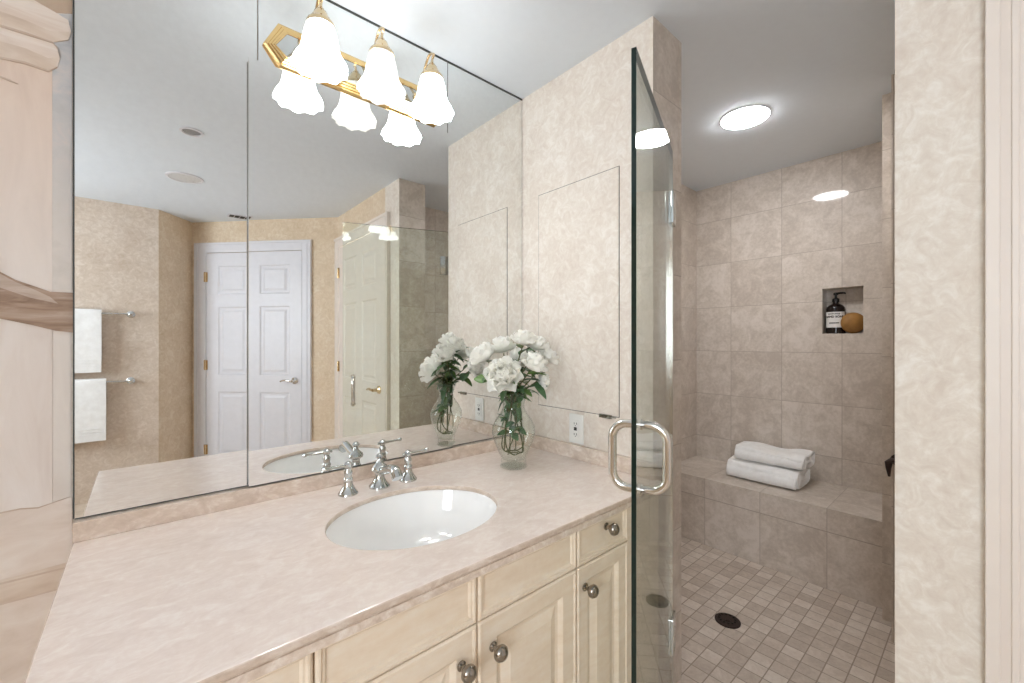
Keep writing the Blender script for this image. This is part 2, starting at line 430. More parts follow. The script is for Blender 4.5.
# ------------------------------------------------------------------ panelled doors
def panel_door(name, o, ux, n, w, hgt, casing_w0, casing_w1, casing_top, label, knob_far=True, mat=M['white']):
    """door lying on a wall: o = hinge-side bottom corner, ux along the wall, n into the room"""
    ux = Vector((ux[0], ux[1], 0)); n = Vector((n[0], n[1], 0))
    mw = Matrix(((ux.x, -n.x, 0, o[0]), (ux.y, -n.y, 0, o[1]), (0, 0, 1, 0), (0, 0, 0, 1)))   # local -y faces the room
    root = bpy.data.objects.new(name, None); C.objects.link(root); root.matrix_world = mw
    struct(root, label, 'door'); root.location = (o[0], o[1], 0)
    st, ms = .115 * w / .9, .11 * w / .9
    pw = (w - 2 * st - ms) / 2; cells = []
    rows = ((.20, .78), (.93, 1.55), (1.66, hgt - .12))
    for a, b in rows:
        for x in (st, st + pw + ms): cells.append((x, x + pw, a, b))
    d = MB().panel(.003, w - .003, .01, hgt - .003, -.014, .014, cells, [(.012, .008), (.03, .008), (.05, .002)])
    d.build('door_panel', mat, root, local=True)
    c = MB()
    for x0, x1, z0, z1 in ((-casing_w0, -.002, 0, hgt + casing_top), (w + .002, w + casing_w1, 0, hgt + casing_top), (-.002, w + .002, hgt + .002, hgt + casing_top)):
        c.box(x0, x1, -.018, 0, z0, z1)
    c.box(-casing_w0, -casing_w0 + .02, -.026, -.018, 0, hgt + casing_top); c.box(w + casing_w1 - .02, w + casing_w1, -.026, -.018, 0, hgt + casing_top)
    c.box(-casing_w0 + .02, w + casing_w1 - .02, -.026, -.018, hgt + casing_top - .02, hgt + casing_top)
    for k0, k1, dp in ((-casing_w0 + .034, -casing_w0 + .044, -.022), (w + casing_w1 - .044, w + casing_w1 - .034, -.022)): c.box(k0, k1, dp, -.018, 0, hgt + casing_top - .034)
    c.build('door_casing', mat, root, local=True, bevel=.003)
    for z in (.25, 1.02, hgt - .22):
        MB().lathe([(.007, -.045), (.007, .045)], (0, -.024, z), 10).box(-.018, .018, -.020, -.016, z - .044, z + .044).build('hinge', M['pale_brass'], root, local=True)
    kz = zh(-.755); kx = w - .065
    k = MB().lathe([(.030, 0), (.030, -.008), (.020, -.014), (.012, -.02), (.012, -.05)], (kx, -.014, kz), 20, 'y')
    k.tube(bez([(kx, -.062, kz), (kx - .03, -.066, kz + .002), (kx - .07, -.064, kz + .006), (kx - .11, -.06, kz - .004)]), [.011 - .004 * i / 48 for i in range(49)], 10)
    k.build('door_lever', M['pale_brass'] if mat is M['trim'] else M['satin'], root, smooth=True, local=True)
    return root
dd = (Vector(Q3) - Vector(Q2)).normalized(); nn = Vector((-dd.y, dd.x))
s0, s1 = h(.323), h(2.316)
o1 = Vector(Q2) + dd * s0
panel_door('door_1', o1, dd, nn, s1 - s0, zh(1.754), h(.24), h(.185), h(.20), 'white six panel door with lever, in the angled wall, seen in the mirror')
# entry door in the right wall: hinge at the far (-y) side
panel_door('door_2', (X1, yd0), (0, 1), (-1, 0), yd1 - yd0, DH, h(.28), h(.18), h(.19), 'cream panelled door right of the shower, its casing at the right edge', mat=M['trim'])

# ================================================================== VANITY
XL = h(-.2661); YF = h(1.5343)
SX, SY, SA, SBB = h(1.21), h(2.225), h(.500), h(.408)
def slab_with_hole(x0, x1, y0, y1, z0, z1, cx, cy, a, b, n=96):
    m = MB(); corners = [(x0, y0), (x1, y0), (x1, y1), (x0, y1)]
    angs = [2 * pi * i / n for i in range(n)] + [math.atan2(y - cy, x - cx) % (2 * pi) for x, y in corners]
    angs = sorted(set(angs)); inn, out = [], []
    for t in angs:
        dx, dy = cos(t), sin(t)
        k = 1 / math.sqrt((dx / a) ** 2 + (dy / b) ** 2); inn.append((cx + dx * k, cy + dy * k))
        ks = []
        if dx > 1e-9: ks.append((x1 - cx) / dx)
        if dx < -1e-9: ks.append((x0 - cx) / dx)
        if dy > 1e-9: ks.append((y1 - cy) / dy)
        if dy < -1e-9: ks.append((y0 - cy) / dy)
        k = min(ks); out.append((cx + dx * k, cy + dy * k))
    N = len(angs); bm = m.bm
    it = [bm.verts.new((*p, z1)) for p in inn]; ot = [bm.verts.new((*p, z1)) for p in out]
    ib = [bm.verts.new((*p, z0)) for p in inn]; ob = [bm.verts.new((*p, z0)) for p in out]
    for i in range(N):
        j = (i + 1) % N
        bm.faces.new((it[i], ot[i], ot[j], it[j])); bm.faces.new((ib[j], ob[j], ob[i], ib[i]))
        bm.faces.new((it[j], ib[j], ib[i], it[i])); bm.faces.new((ot[i], ob[i], ob[j], ot[j]))
    return m
ct = thing('vanity_countertop', ((XL + X1) / 2, (YF + D) / 2, ZC - .03), 'long beige marble countertop with an oval sink cutout and low backsplash', 'countertop')
E1 = .0145
m = slab_with_hole(XL, X1, YF, D, ZC - E1, ZC, SX, SY, SA, SBB)
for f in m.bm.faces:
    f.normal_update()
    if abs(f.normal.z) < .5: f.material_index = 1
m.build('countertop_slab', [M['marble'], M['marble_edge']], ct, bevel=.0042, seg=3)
m = MB().box(XL + .001, X1, YF + .001, YF + .035, ZC - .0315, ZC - E1 - .0024); m.box(XL + .005, X1, YF + .005, YF + .035, ZC - E1 - .0024, ZC - E1); m.box(XL + .006, XL + .03, YF + .035, D, ZC - .029, ZC - E1)
m.build('edge_strip', M['marble_strip'], ct)
BS = .02
BH = zh(-.8985)
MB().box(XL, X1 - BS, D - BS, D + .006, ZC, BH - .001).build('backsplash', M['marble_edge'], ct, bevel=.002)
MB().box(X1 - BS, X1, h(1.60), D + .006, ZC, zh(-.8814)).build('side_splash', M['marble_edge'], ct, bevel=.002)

# sink bowl (undermount)
sk = thing('sink_basin', (SX, SY, ZC - E1 - .15), 'white oval ceramic undermount sink in the marble countertop', 'sink')
m = MB(); prof = [(1.10, 0), (1.035, 0), (1.03, -.004), (1.01, -.02), (.965, -.055), (.86, -.095), (.66, -.125), (.40, -.14), (.12, -.145), (.07, -.15)]
rings = []
for r, z in prof: rings.append([m.bm.verts.new((SX + SA * r * cos(2 * pi * i / 64), SY + SBB * r * sin(2 * pi * i / 64), ZC - .0182 + z)) for i in range(64)])
for a, b in zip(rings, rings[1:]):
    for i in range(64): m.bm.faces.new((a[i], a[(i + 1) % 64], b[(i + 1) % 64], b[i]))
m.bm.faces.new(rings[-1])
for f in m.bm.faces: f.normal_update()
o = m.build('bowl', M['ceramic'], sk, smooth=True)
sm = o.modifiers.new('solid', 'SOLIDIFY'); sm.thickness = .006; sm.offset = 0
MB().lathe([(.026, .0), (.026, .004), (.018, .005), (.016, .002)], (SX, SY, ZC - .163), 24).build('sink_drain', M['chrome'], sk, smooth=True)

# faucet set
def bell(m, x, y, k=1.0):
    m.lathe([(.029 * k, 0), (.029 * k, .004), (.026 * k, .008), (.019 * k, .018), (.0135 * k, .03), (.0125 * k, .04)], (x, y, ZC), 24)
fx, fy = h(1.224), h(2.785)
sp = thing('faucet_spout', (fx, fy, ZC), 'polished chrome sink spout with finial between its two lever handles', 'faucet')
m = MB(); bell(m, fx, fy, 1.12); m.lathe([(.0135, .04), (.015, .046), (.024, .052), (.026, .058), (.023, .066), (.014, .073), (.009, .08), (.007, .09)], (fx, fy, ZC), 24); m.build('body', M['chrome'], sp, smooth=True)
MB().lathe([(.006, .088), (.012, .093), (.013, .097), (.009, .103), (.004, .106)], (fx, fy, ZC), 18).build('finial', M['chrome'], sp, smooth=True)
path = bez([(fx, fy - .012, ZC + .055), (fx, fy - .05, ZC + .064), (fx, fy - .085, ZC + .074), (fx, fy - .112, ZC + .074), (fx, fy - .127, ZC + .056)], 10)
MB().tube(path, [.0125 + .0045 * (i / 40) ** 1.5 for i in range(41)], 14).build('spout', M['chrome'], sp, smooth=True)
def handle(x, sgn, label):
    t = thing('lever_tap', (x, fy, ZC), label, 'faucet handle')
    m = MB(); bell(m, x, fy); m.lathe([(.0125, .04), (.014, .043), (.014, .047), (.0105, .052), (.0125, .062), (.0125, .068), (.009, .074), (.009, .080)], (x, fy, ZC), 20); m.build('valve_body', M['chrome'], t, smooth=True)
    MB().lathe([(.010, .079), (.013, .083), (.013, .09), (.008, .096), (.003, .099)], (x, fy, ZC), 18).build('cap', M['chrome'], t, smooth=True)
    l = MB().tube([(x - sgn * .018, fy, ZC + .0865), (x + sgn * .012, fy, ZC + .0865), (x + sgn * .04, fy, ZC + .087), (x + sgn * .06, fy, ZC + .088), (x + sgn * .07, fy, ZC + .0885), (x + sgn * .076, fy, ZC + .0887)], [.0045, .0055, .0042, .0042, .0075, .004], 12)
    l.build('lever', M['chrome'], t, smooth=True)
handle(h(1.009), -1, 'chrome lever handle left of the sink spout')
handle(h(1.438), 1, 'chrome lever handle right of the sink spout, nearer the flowers')

# vanity cabinets
CY = h(1.575)              # door faces
TOPZ = ZC - .032
ZD = zh(-1.312)
def knob(x, z, parent, name='knob'):
    MB().lathe([(.0105, 0), (.0105, -.003), (.006, -.006), (.006, -.014), (.012, -.018), (.0172, -.025), (.0172, -.031), (.012, -.038), (.003, -.041)], (x, CY, z), 20, 'y').build(name, M['nickel'], parent, smooth=True)
def cabinet(x0, x1, label, drawer_knob=None, door_knob=None, door_x1=None, low0=False, low1=False):
    t = thing('vanity_cabinet', ((x0 + x1) / 2, (CY + D) / 2, 0), label, 'cabinet', 'vanity cabinets under the marble countertop')
    b = MB(); yb = CY + .02
    for a, c, low in ((x0 + .001, x0 + .017, low0), (x1 - .017, x1 - .001, low1)):
        if low:
            b.box(a, c, yb + .03, D - .01, .10, ZC - .24); b.box(a, c, yb, yb + .03, .10, TOPZ)
        else: b.box(a, c, yb, D - .01, .10, TOPZ)
    b.box(x0 + .017, x1 - .017, yb, D - .01, .10, .118); b.box(x0 + .017, x1 - .017, D - .018, D - .01, .118, TOPZ)
    b.box(x0 + .017, x1 - .017, yb + .05, yb + .066, 0.0, .10)
    b.box(x0 + .017, x1 - .017, yb, yb + .018, ZD - .02, ZD + .02); b.box(x0 + .017, x1 - .017, yb, yb + .018, TOPZ - .012, TOPZ)
    dx1 = door_x1 or x1
    if door_x1: b.box(door_x1, x1 - .001, CY + .004, yb, .10, TOPZ)
    b.build('cabinet_body', M['cabinet'], t)
    g = .0018
    zt, zb = TOPZ - .002, ZD + g
    x0_, x1_ = x0 + g, dx1 - g
    edge = [(.004, -.0035), (.0075, -.0035), (.0105, 0), (.0145, .0), (.0185, .0045)]
    d = MB().panel(x0_, x1_, zb, zt, CY + .0035, .0165, [(x0_ + .0005, x1_ - .0005, zb + .0005, zt - .0005)], edge)
    dr = d.build('drawer_front', M['cabinet'], t)
    if drawer_knob: knob(*drawer_knob, dr)
    zt, zb = ZD - g, .115
    fw = .055 if x1_ - x0_ > .26 else .048
    ins = [(.004, -.0035), (.0075, -.0035), (.0105, 0), (fw - .004, 0), (fw, .003), (fw + .007, .009), (fw + .016, .010), (fw + .036, .003), (fw + .039, .0015)]
    d = MB().panel(x0_, x1_, zb, zt, CY + .0035, .0165, [(x0_ + .0005, x1_ - .0005, zb + .0005, zt - .0005)], ins)
    dr = d.build('door', M['cabinet'], t)
    if door_knob: knob(*door_knob, dr)
cabinet(h(-.25), h(.453), 'glazed cream vanity cabinet at the left end of the countertop', door_knob=(h(.36), zh(-1.46)))
cabinet(h(.453), h(1.170), 'glazed cream vanity cabinet left of the sink centre, knob at its right', door_knob=(h(1.075), zh(-1.46)), low1=True)
cabinet(h(1.170), h(1.882), 'glazed cream vanity cabinet right of the sink centre, knob at its left', door_knob=(h(1.258), zh(-1.46)), low0=True)
cabinet(h(1.882), X1 - .002, 'narrow glazed cream vanity cabinet with a knob on drawer and door, beside the glass door', drawer_knob=(h(2.152), zh(-1.143)), door_knob=(h(1.948), zh(-1.44)), door_x1=h(2.40))

# ================================================================== MIRRORS
MT = CEIL - .001
def mirror(x0, x1, z0, z1, label, y=D, name='wall_mirror'):
    t = thing(name, ((x0 + x1) / 2, y + .005, z0), label, 'mirror')
    MB().box(x0, x1, y, y + .005, z0, z1, {'y-': 0, '*': 1}).build('mirror_glass', [M['mirror'], M['mirror_edge']], t)
    return t
g = .0014
z0 = BH + .004
XA, XC = h(.538), h(1.936)
def channel(t, x0, x1, z0, z1):
    MB().box(x0, x1, D - .002, D + .0055, z0, z1).build('channel', M['mirror_edge'], t)
t = mirror(XL + .002, XA - g, z0, MT - .0065, 'large frameless left mirror panel reflecting the towel bars'); channel(t, XL + .002, XA - g, MT - .006, MT); channel(t, XL + .002, XA - g, BH + .002, z0 - .0005)
channel(t, XL - .0008, XL + .0014, z0, MT)
t = mirror(XA + g, XC - g, zh(1.70), MT - .0065, 'frameless mirror panel behind the brass vanity light, above the cabinet door'); channel(t, XA + g, XC - g, MT - .006, MT)
t = mirror(XC + g, X1 - .003, z0, MT - .0065, 'tall frameless right mirror panel beside the wallpapered end wall'); channel(t, XC + g, X1 - .003, MT - .006, MT); channel(t, XC + g, X1 - .003, BH + .002, z0 - .0005)
# mirrored cabinet door, standing proud of the fixed panels
mx0, mx1, mz1, EM = h(.484), h(1.962), zh(1.745), .017
t = thing('mirror_cabinet_door', ((mx0 + mx1) / 2, D, z0), 'large mirrored cabinet door behind the sink reflecting the white door', 'mirror')
MB().box(mx0, mx1, D - EM, D - EM + .006, z0, mz1, {'y-': 0, '*': 1}).build('mirror_glass', [M['mirror'], M['satin']], t)
MB().box(mx0 + .002, mx1 - .002, D - EM + .0062, D - .0005, z0 + .002, mz1 - .001).build('door_backing', M['grey_metal'], t)
MB().box(mx0, mx1, D - EM - .001, D - .0005, BH + .002, z0 - .0005).build('channel', M['mirror_edge'], t)

# ================================================================== VANITY LIGHT
cx, cz, yv = h(1.225), zh(1.905), D
vl = thing('vanity_light', (cx, D, cz), 'polished brass vanity light with three frosted bell shades on the mirror', 'wall light')
def hexa(k, dz):
    hw, tip = h(.575) - k * .7, h(.66) - k
    hz = h(.140) - k
    return [(cx - tip, cz - h(.025)), (cx - hw, cz - hz), (cx + hw, cz - hz), (cx + tip, cz - h(.025)), (cx + hw, cz + hz), (cx - hw, cz + hz)]
steps = [(0, 0), (0, .008), (.006, .012), (.010, .012), (.012, .016), (.017, .017), (.019, .020), (.024, .021), (.026, .023), (.030, .023)]
m = MB(); prev = None
for k, dy in steps:
    ring = [m.bm.verts.new((x, D - .0005 - dy, z)) for x, z in hexa(k, 0)]
    if prev:
        for i in range(6): m.bm.faces.new((prev[i], prev[(i + 1) % 6], ring[(i + 1) % 6], ring[i]))
    prev = ring
m.build('backplate_rim', M['brass'], vl)
m = MB().prism(hexa(.0302, 0), D - .022, D - .0006); m.build('backplate', M['chrome'], vl)
def shade_fn(r, a, t):
    k = min(1, max(0, (.1233 - t) / .1233))
    rr = r * (1 + .022 * cos(28 * a) * min(1, k * 3)) + .0020 * cos(9 * a) * max(0, k - .8) * 5
    return rr, t - .0025 * cos(9 * a) * max(0, k - .85) * 6
for lx in (h(.829), h(1.227), h(1.619)):
    ly, z1 = h(2.757), zh(1.974)
    ar = MB().tube(bez([(lx, D - .022, cz + .01), (lx, D - .06, cz + .055), (lx, D - .095, zh(2.13)), (lx, (ly + D - .095) / 2 - .004, zh(2.158)), (lx, ly - .012, zh(2.13)), (lx, ly - .003, z1 + .062), (lx, ly, z1 + .042)], 8), .0042, 10)
    ar.lathe([(.014, 0), (.014, -.006), (.008, -.012)], (lx, D - .022, cz + .01), 16, 'y')
    ar = ar.build('lamp_arm', M['pale_brass'], vl, smooth=True)
    MB().lathe([(.006, .050), (.009, .046), (.011, .040), (.017, .036), (.020, .028), (.026, .018), (.030, .010), (.037, .004), (.0385, -.002), (.0385, -.007), (.036, -.009)], (lx, ly, z1), 24).build('lamp_cap', M['pale_brass'], vl, smooth=True)
    KS = .685
    prof = [(.034, .178), (.038, .168), (.041, .150), (.044, .130), (.0465, .11), (.049, .085), (.053, .062), (.0585, .045), (.066, .028), (.071, .014), (.073, .004), (.073, 0), (.070, .003), (.067, .013), (.062, .029), (.0545, .047), (.049, .064), (.0455, .088), (.0405, .13), (.037, .155), (.031, .170)]
    MB().lathe([(a, b * KS) for a, b in prof], (lx, ly, z1 - .180 * KS), 112, fn=shade_fn, cap=False).build('lamp_shade', M['shade_dim' if h(1) < lx < h(1.4) else 'shade'], vl, smooth=True)
    MB().lathe([(.004, .0), (.016, .006), (.022, .02), (.022, .034), (.014, .055), (.012, .08)], (lx, ly, z1 - .095), 16).build('bulb', M['shade_dim' if lx > h(1) and lx < h(1.4) else 'bulb'], vl, smooth=True)

# ================================================================== SHOWER
struct(MB().box(XB, X2, h(.70), Y2, 0, ZB).build('wall_bench', M['tile_bench']), 'tiled built-in bench seat along the shower back wall', 'bench')
MB_ = MB().lathe([(.052, .0005), (.052, .004), (.048, .005), (.043, .0045), (.043, .0035), (.01, .0035), (.008, .006), (.001, .006)], (h(4.215), h(1.672), 0), 40)
dn = thing('floor_drain', (h(4.215), h(1.672), 0), 'round dark bronze drain in the mosaic shower floor', 'drain')
MB_.build('drain_plate', M['bronze'], dn, smooth=True)
m = MB()
for i in range(12):
    a = 2 * pi * i / 12
    m.lathe([(.005, .0046), (.005, .0052)], (h(4.231) + .032 * cos(a), h(1.683) + .032 * sin(a), 0), 8)
m.build('drain_holes', M['black'], dn)

# flush ceiling light
fl_x, fl_y = h(4.80), h(1.73)
t = thing('ceiling_light', (fl_x, fl_y, CEIL), 'round flush ceiling light glowing over the shower', 'ceiling light')
MB().lathe([(.1075, 0), (.1075, -.003), (.1055, -.0045), (.1035, -.003), (.1035, 0)], (fl_x, fl_y, CEIL - .0005), 48).build('trim_ring', M['white'], t, smooth=True)
MB().lathe([(.1025, -.001), (.1015, -.007), (.085, -.013), (.06, -.017), (.03, -.019), (.002, -.020)], (fl_x, fl_y, CEIL), 48).build('diffuser', M['flush'], t, smooth=True)

# glass shower door, standing open
nx, ny = -.353, .936; ax, ay = .936, .353
H = Vector((h(2.859), h(1.524), 0)); Eg = Vector((h(1.715), h(1.098), 0))
ad = (Eg - H).normalized(); nd = Vector((-ad.y, ad.x, 0))
if nd.y < 0: nd = -nd
L = (Eg - H).length; gt = .0105
Z0d, Z1d = zh(-2.655), zh(1.368)
sd = thing('shower_door', (H.x, H.y, 0), 'frameless clear glass shower door standing open past the vanity', 'shower door')
m = MB()
P = [H - nd * gt / 2, Eg - nd * gt / 2, Eg + nd * gt / 2, H + nd * gt / 2]
lo = [m.bm.verts.new((p.x, p.y, Z0d)) for p in P]; hi = [m.bm.verts.new((p.x, p.y, Z1d)) for p in P]
m.bm.faces.new(lo[::-1]).material_index = 1; m.bm.faces.new(hi).material_index = 1
for i in range(4):
    f = m.bm.faces.new((lo[i], lo[(i + 1) % 4], hi[(i + 1) % 4], hi[i])); f.material_index = 1 if i in (1,) else (2 if i == 3 else 0)
m.build('glass_panel', [M['glass'], M['glass_edge'], M['satin']], sd)
Gp = H + (Eg - H) * .908
# pull handle: a loop on each face
zt_, zb_ = zh(-.405), zh(-.72)
def loop(sg):
    off = nd * sg
    def P3(d, z): q = Gp + off * d; return (q.x, q.y, z)
    g0, dp, r = gt / 2, .060, .034
    pts = [P3(g0, zt_), P3(dp - r, zt_)]
    for k in range(1, 8):
        a = pi / 2 * k / 8; pts.append(P3(dp - r + r * sin(a), zt_ - r + r * cos(a)))
    pts += [P3(dp, zt_ - r), P3(dp, zb_ + r)]
    for k in range(1, 8):
        a = pi / 2 * k / 8; pts.append(P3(dp - r + r * cos(a), zb_ + r - r * sin(a)))
    pts += [P3(dp - r, zb_), P3(g0, zb_)]
    MB().tube(pts, .0098, 16).build('pull_handle', M['satin'], sd, smooth=True)
loop(1); loop(-1)
for z in (zt_, zb_):
    m = MB()
    for sg in (1, -1):
        q = Gp + nd * sg * gt / 2; q2 = Gp + nd * sg * (gt / 2 + .004)
        m.tube([(q.x, q.y, z), (q2.x, q2.y, z)], .0125, 16)
    m.build('handle_washer', M['satin'], sd, smooth=True)
for za, zb in ((zh(.83), zh(1.055)), (zh(-2.20), zh(-1.95))):
    m = MB()
    a = H + ad * .045
    for sg in (1, -1):
        o = a + nd * (sg * gt / 2) if sg > 0 else a - nd * (gt / 2 + .008)
        m.obox(o, -ad, nd, .055, .008, za, zb)
    o = H - ad * .004 - nd * .012
    m.obox(o, -ad, nd, .014, .024, za, zb)
    m.build('hinge', M['chrome'], sd, bevel=.0015)

# valve lever at the right of the shower
t = thing('shower_valve', (h(5.02), h(.56), zh(-1.1)), 'small dark shower lever on the narrow tiled return', 'shower valve')
MB().lathe([(.024, 0), (.024, -.004), (.014, -.010), (.010, -.02), (.010, -.03)], (h(5.02), h(.548), zh(-1.05)), 20, 'x').build('escutcheon', M['bronze'], t, smooth=True)
MB().tube([(h(5.02) - .03, h(.548), zh(-1.05)), (h(5.02) - .032, h(.585), zh(-1.045)), (h(5.02) - .033, h(.603), zh(-1.07)), (h(5.02) - .034, h(.603), zh(-1.12)), (h(5.02) - .034, h(.598), zh(-1.19))], [.008, .010, .013, .009, .004], 12).build('lever', M['bronze'], t, smooth=True)

# towels on the bench: two folded loaves
def towel_loaf(x0, x1, y0, y1, z0, z1, label, seed, sag):
    rnd = random.Random(seed); t = thing('folded_towel', ((x0 + x1) / 2, (y0 + y1) / 2, z0), label, 'towel', 'white towels folded on the shower bench')
    m = MB(); n = 40; ny_ = 26; rings = []
    cxx, czz, rx, rz = (x0 + x1) / 2, (z0 + z1) / 2, (x1 - x0) / 2, (z1 - z0) / 2
    ph = [rnd.uniform(0, 6) for _ in range(6)]
    for j in range(ny_ + 1):
        v = j / ny_; y = y0 + (y1 - y0) * v; e = min(v, 1 - v)
        k = 1 - .06 * math.exp(-e * 40); ring = []
        for i in range(n):
            a = 2 * pi * i / n; ca, sa = cos(a), sin(a); p = 2 / 3.6
            dx = math.copysign(abs(ca) ** p, ca) * rx * k; dz = math.copysign(abs(sa) ** p, sa) * rz * k
            w = .0035 * sin(3 * a + ph[0] + 2.2 * v) + .0025 * sin(7 * a + ph[1] + 5 * v) + .003 * sin(9 * v + ph[2]) * (sa > 0)
            dz2 = dz + (w + sag * -math.exp(-((v - .45) / .22) ** 2)) * max(0, sa)
            ring.append(m.bm.verts.new((cxx + dx + w * ca, y, max(z0, czz + dz2))))
        rings.append(ring)
    for a, b in zip(rings, rings[1:]):
        for i in range(n): m.bm.faces.new((a[i], b[i], b[(i + 1) % n], a[(i + 1) % n]))
    # rolled ends: spiral of layers sunk into each end
    for ring, yy, s in ((rings[0], y0, 1), (rings[-1], y1, -1)):
        prev = ring
        for q, dep in ((.88, -.004), (.80, .012), (.70, -.002), (.60, .012), (.48, -.001), (.36, .010), (.2, 0)):
            nr = [m.bm.verts.new((cxx + (v.co.x - cxx) * q, yy + s * dep, czz + (v.co.z - czz) * q)) for v in ring]
            for i in range(n): m.bm.faces.new((prev[i], prev[(i + 1) % n], nr[(i + 1) % n], nr[i]))
            prev = nr
        m.bm.faces.new(prev)
    m.build('towel_roll', M['towel'], t, smooth=True)
    # the loose woven edge that wraps over the front
    e = MB(); zf = z0 + (z1 - z0) * .55
    pts = []
    rows = [(x0 - .003, z0 + .012), (x0 - .006, z0 + .03), (x0 - .006, zf - .01), (x0 + .001, zf + .012)]
    rr = [[e.bm.verts.new((x + .002 * sin(8 * j / ny_ + seed), y0 + .004 + (y1 - y0 - .008) * j / ny_, z)) for x, z in rows] for j in range(ny_ + 1)]
    for a, b in zip(rr, rr[1:]):
        for i in range(3): e.bm.faces.new((a[i], b[i], b[i + 1], a[i + 1]))
    o = e.build('towel_edge', M['towel'], t, smooth=True)
    s_ = o.modifiers.new('solid', 'SOLIDIFY'); s_.thickness = .007; s_.offset = 0
towel_loaf(h(5.90), h(6.48), h(1.545), h(2.36), ZB, ZB + .104, 'white towel roll directly on the bench, below the other', 1, .004)
towel_loaf(h(5.99), h(6.50), h(1.50), h(2.29), ZB + .1045, ZB + .192, 'white towel roll lying on top of the other', 2, .016)

# niche contents
by, bx, bz = h(1.325), X2 + .048, NZ0
bt = thing('soap_bottle', (bx, by, bz), 'dark pump bottle with a white label in the shower niche', 'soap bottle')
MB().lathe([(.042, 0), (.046, .003), (.046, .142), (.043, .156), (.032, .169), (.017, .177), (.014, .180), (.014, .192)], (bx, by, bz), 32).build('bottle', plain('dark_amber_glass', lin(24, 16, 14), .1), bt, smooth=True)
m = MB().lathe([(.017, .188), (.017, .205), (.012, .21), (.006, .212), (.006, .232)], (bx, by, bz), 20)
m.lathe([(.011, .228), (.012, .232), (.012, .240), (.008, .243)], (bx, by, bz), 16)
m.tube([(bx, by, bz + .237), (bx - .006, by - .025, bz + .239), (bx - .010, by - .042, bz + .238), (bx - .011, by - .048, bz + .233)], [.007, .006, .005, .004], 10)
m.build('pump', M['black'], bt, smooth=True)
lb = MB(); n = 24; R = .0466
ring = []
for i in range(n + 1):
    a = pi + radians(-72 + 144 * i / n); ring.append((bx + R * cos(a), by + R * sin(a)))
for p, q in zip(ring, ring[1:]): lb.quad([(*p, bz + .036), (*q, bz + .036), (*q, bz + .128), (*p, bz + .128)])
lab = lb.build('label', M['label'], bt, fixn=False)
# printed lines on the label
def printed(txt, z, size, bold=.0):
    cu = bpy.data.curves.new('txt', 'FONT'); cu.body = txt; cu.size = size; cu.align_x = 'CENTER'; cu.extrude = 0; cu.offset = bold
    to = bpy.data.objects.new('txt', cu); C.objects.link(to)
    bpy.context.view_layer.update()
    me = bpy.data.meshes.new_from_object(to.evaluated_get(bpy.context.evaluated_depsgraph_get()))
    bpy.data.objects.remove(to); b = MB(); b.bm.from_mesh(me)
    for v in b.bm.verts:
        a = pi + v.co.x / R * 1.0
        # x to the right when seen from -x means towards -y
        ang = pi + v.co.x / R
        v.co = Vector((bx + (R + .0004) * cos(ang), by + (R + .0004) * sin(ang), z + v.co.y))
    b.build('lettering', M['black'], lab, fixn=False)
printed('HAND SOAP', bz + .094, .0165, .0007)
m = MB()
def dashes(z, hgt, widths):
    tot = sum(widths) + .0016 * (len(widths) - 1); x = -tot / 2
    for w in widths:
        a0, a1 = pi + x / R, pi + (x + w) / R; r = R + .0004
        m.quad([(bx + r * cos(a0), by + r * sin(a0), z), (bx + r * cos(a1), by + r * sin(a1), z), (bx + r * cos(a1), by + r * sin(a1), z + hgt), (bx + r * cos(a0), by + r * sin(a0), z + hgt)]); x += w + .0016
rr = random.Random(3)
def fine(z, hgt, widths):
    global m
    m = MB(); dashes(z, hgt, widths); m.build('fine_print', M['black'], lab, fixn=False)
fine(bz + .113, .006, [rr.uniform(.0025, .006) for _ in range(11)])
fine(bz + .059, .007, [rr.uniform(.0028, .005) for _ in range(9)])
bs = thing('bath_brush', (X2 + .035, h(1.145), NZ0), 'round golden brown wooden bath brush in the shower niche', 'bath brush')
m = MB().lathe([(.003, -.032), (.03, -.030), (.049, -.022), (.058, -.009), (.060, .002), (.057, .012)], (0, 0, 0), 36)
xf = Matrix.Translation((X2 + .036, h(1.145), NZ0 + .0615)) @ Matrix.Rotation(radians(28), 4, 'Z') @ Matrix.Rotation(radians(90), 4, 'Y')
m.build('brush_back', M['wood'], bs, smooth=True, xf=xf)
m = MB().lathe([(.0535, .0125), (.053, .026), (.047, .031), (.003, .032)], (0, 0, 0), 36)
m.build('bristles', plain('dark_bristle', lin(96, 66, 30), .9, var=.3, vs=120), bs, smooth=True, xf=xf)

# ================================================================== END WALL FITTINGS
ay0, ay1, az0, az1 = h(1.922), h(2.808), zh(-.592), zh(1.3697)
t = thing('access_panel', (X1, (ay0 + ay1) / 2, az0), 'large wallpapered access panel flush in the end wall above the outlet', 'access panel')
MB().box(X1 - .0008, X1 + .0, ay0 - .002, ay1 + .002, az0 - .002, az1 + .002).build('panel_gap', M['dark'], t)
MB().box(X1 - .0022, X1 - .0009, ay0 + .0004, ay1 - .0004, az0 + .0004, az1 - .0004).build('panel_board', M['wallpaper'], t)
m = MB().box(X1 - .010, X1 - .0023, h(1.985), h(2.10), az0 - .010, az0 + .004); m.tube([(X1 - .007, h(1.985), az0 - .003), (X1 - .008, h(1.94), az0 - .003)], .003, 8)
m.build('latch', M['nickel'], t, bevel=.001)
oy0, oy1, oz0, oz1 = h(2.272), h(2.425), zh(-.872), zh(-.622)
oy, oz = (oy0 + oy1) / 2, (oz0 + oz1) / 2
t = thing('wall_outlet', (X1, oy, oz), 'white wall outlet with test buttons on the end wall behind the vase', 'outlet')
MB().box(X1 - .006, X1 - .0002, oy0, oy1, oz0, oz1).build('cover_plate', M['plastic'], t, bevel=.002)
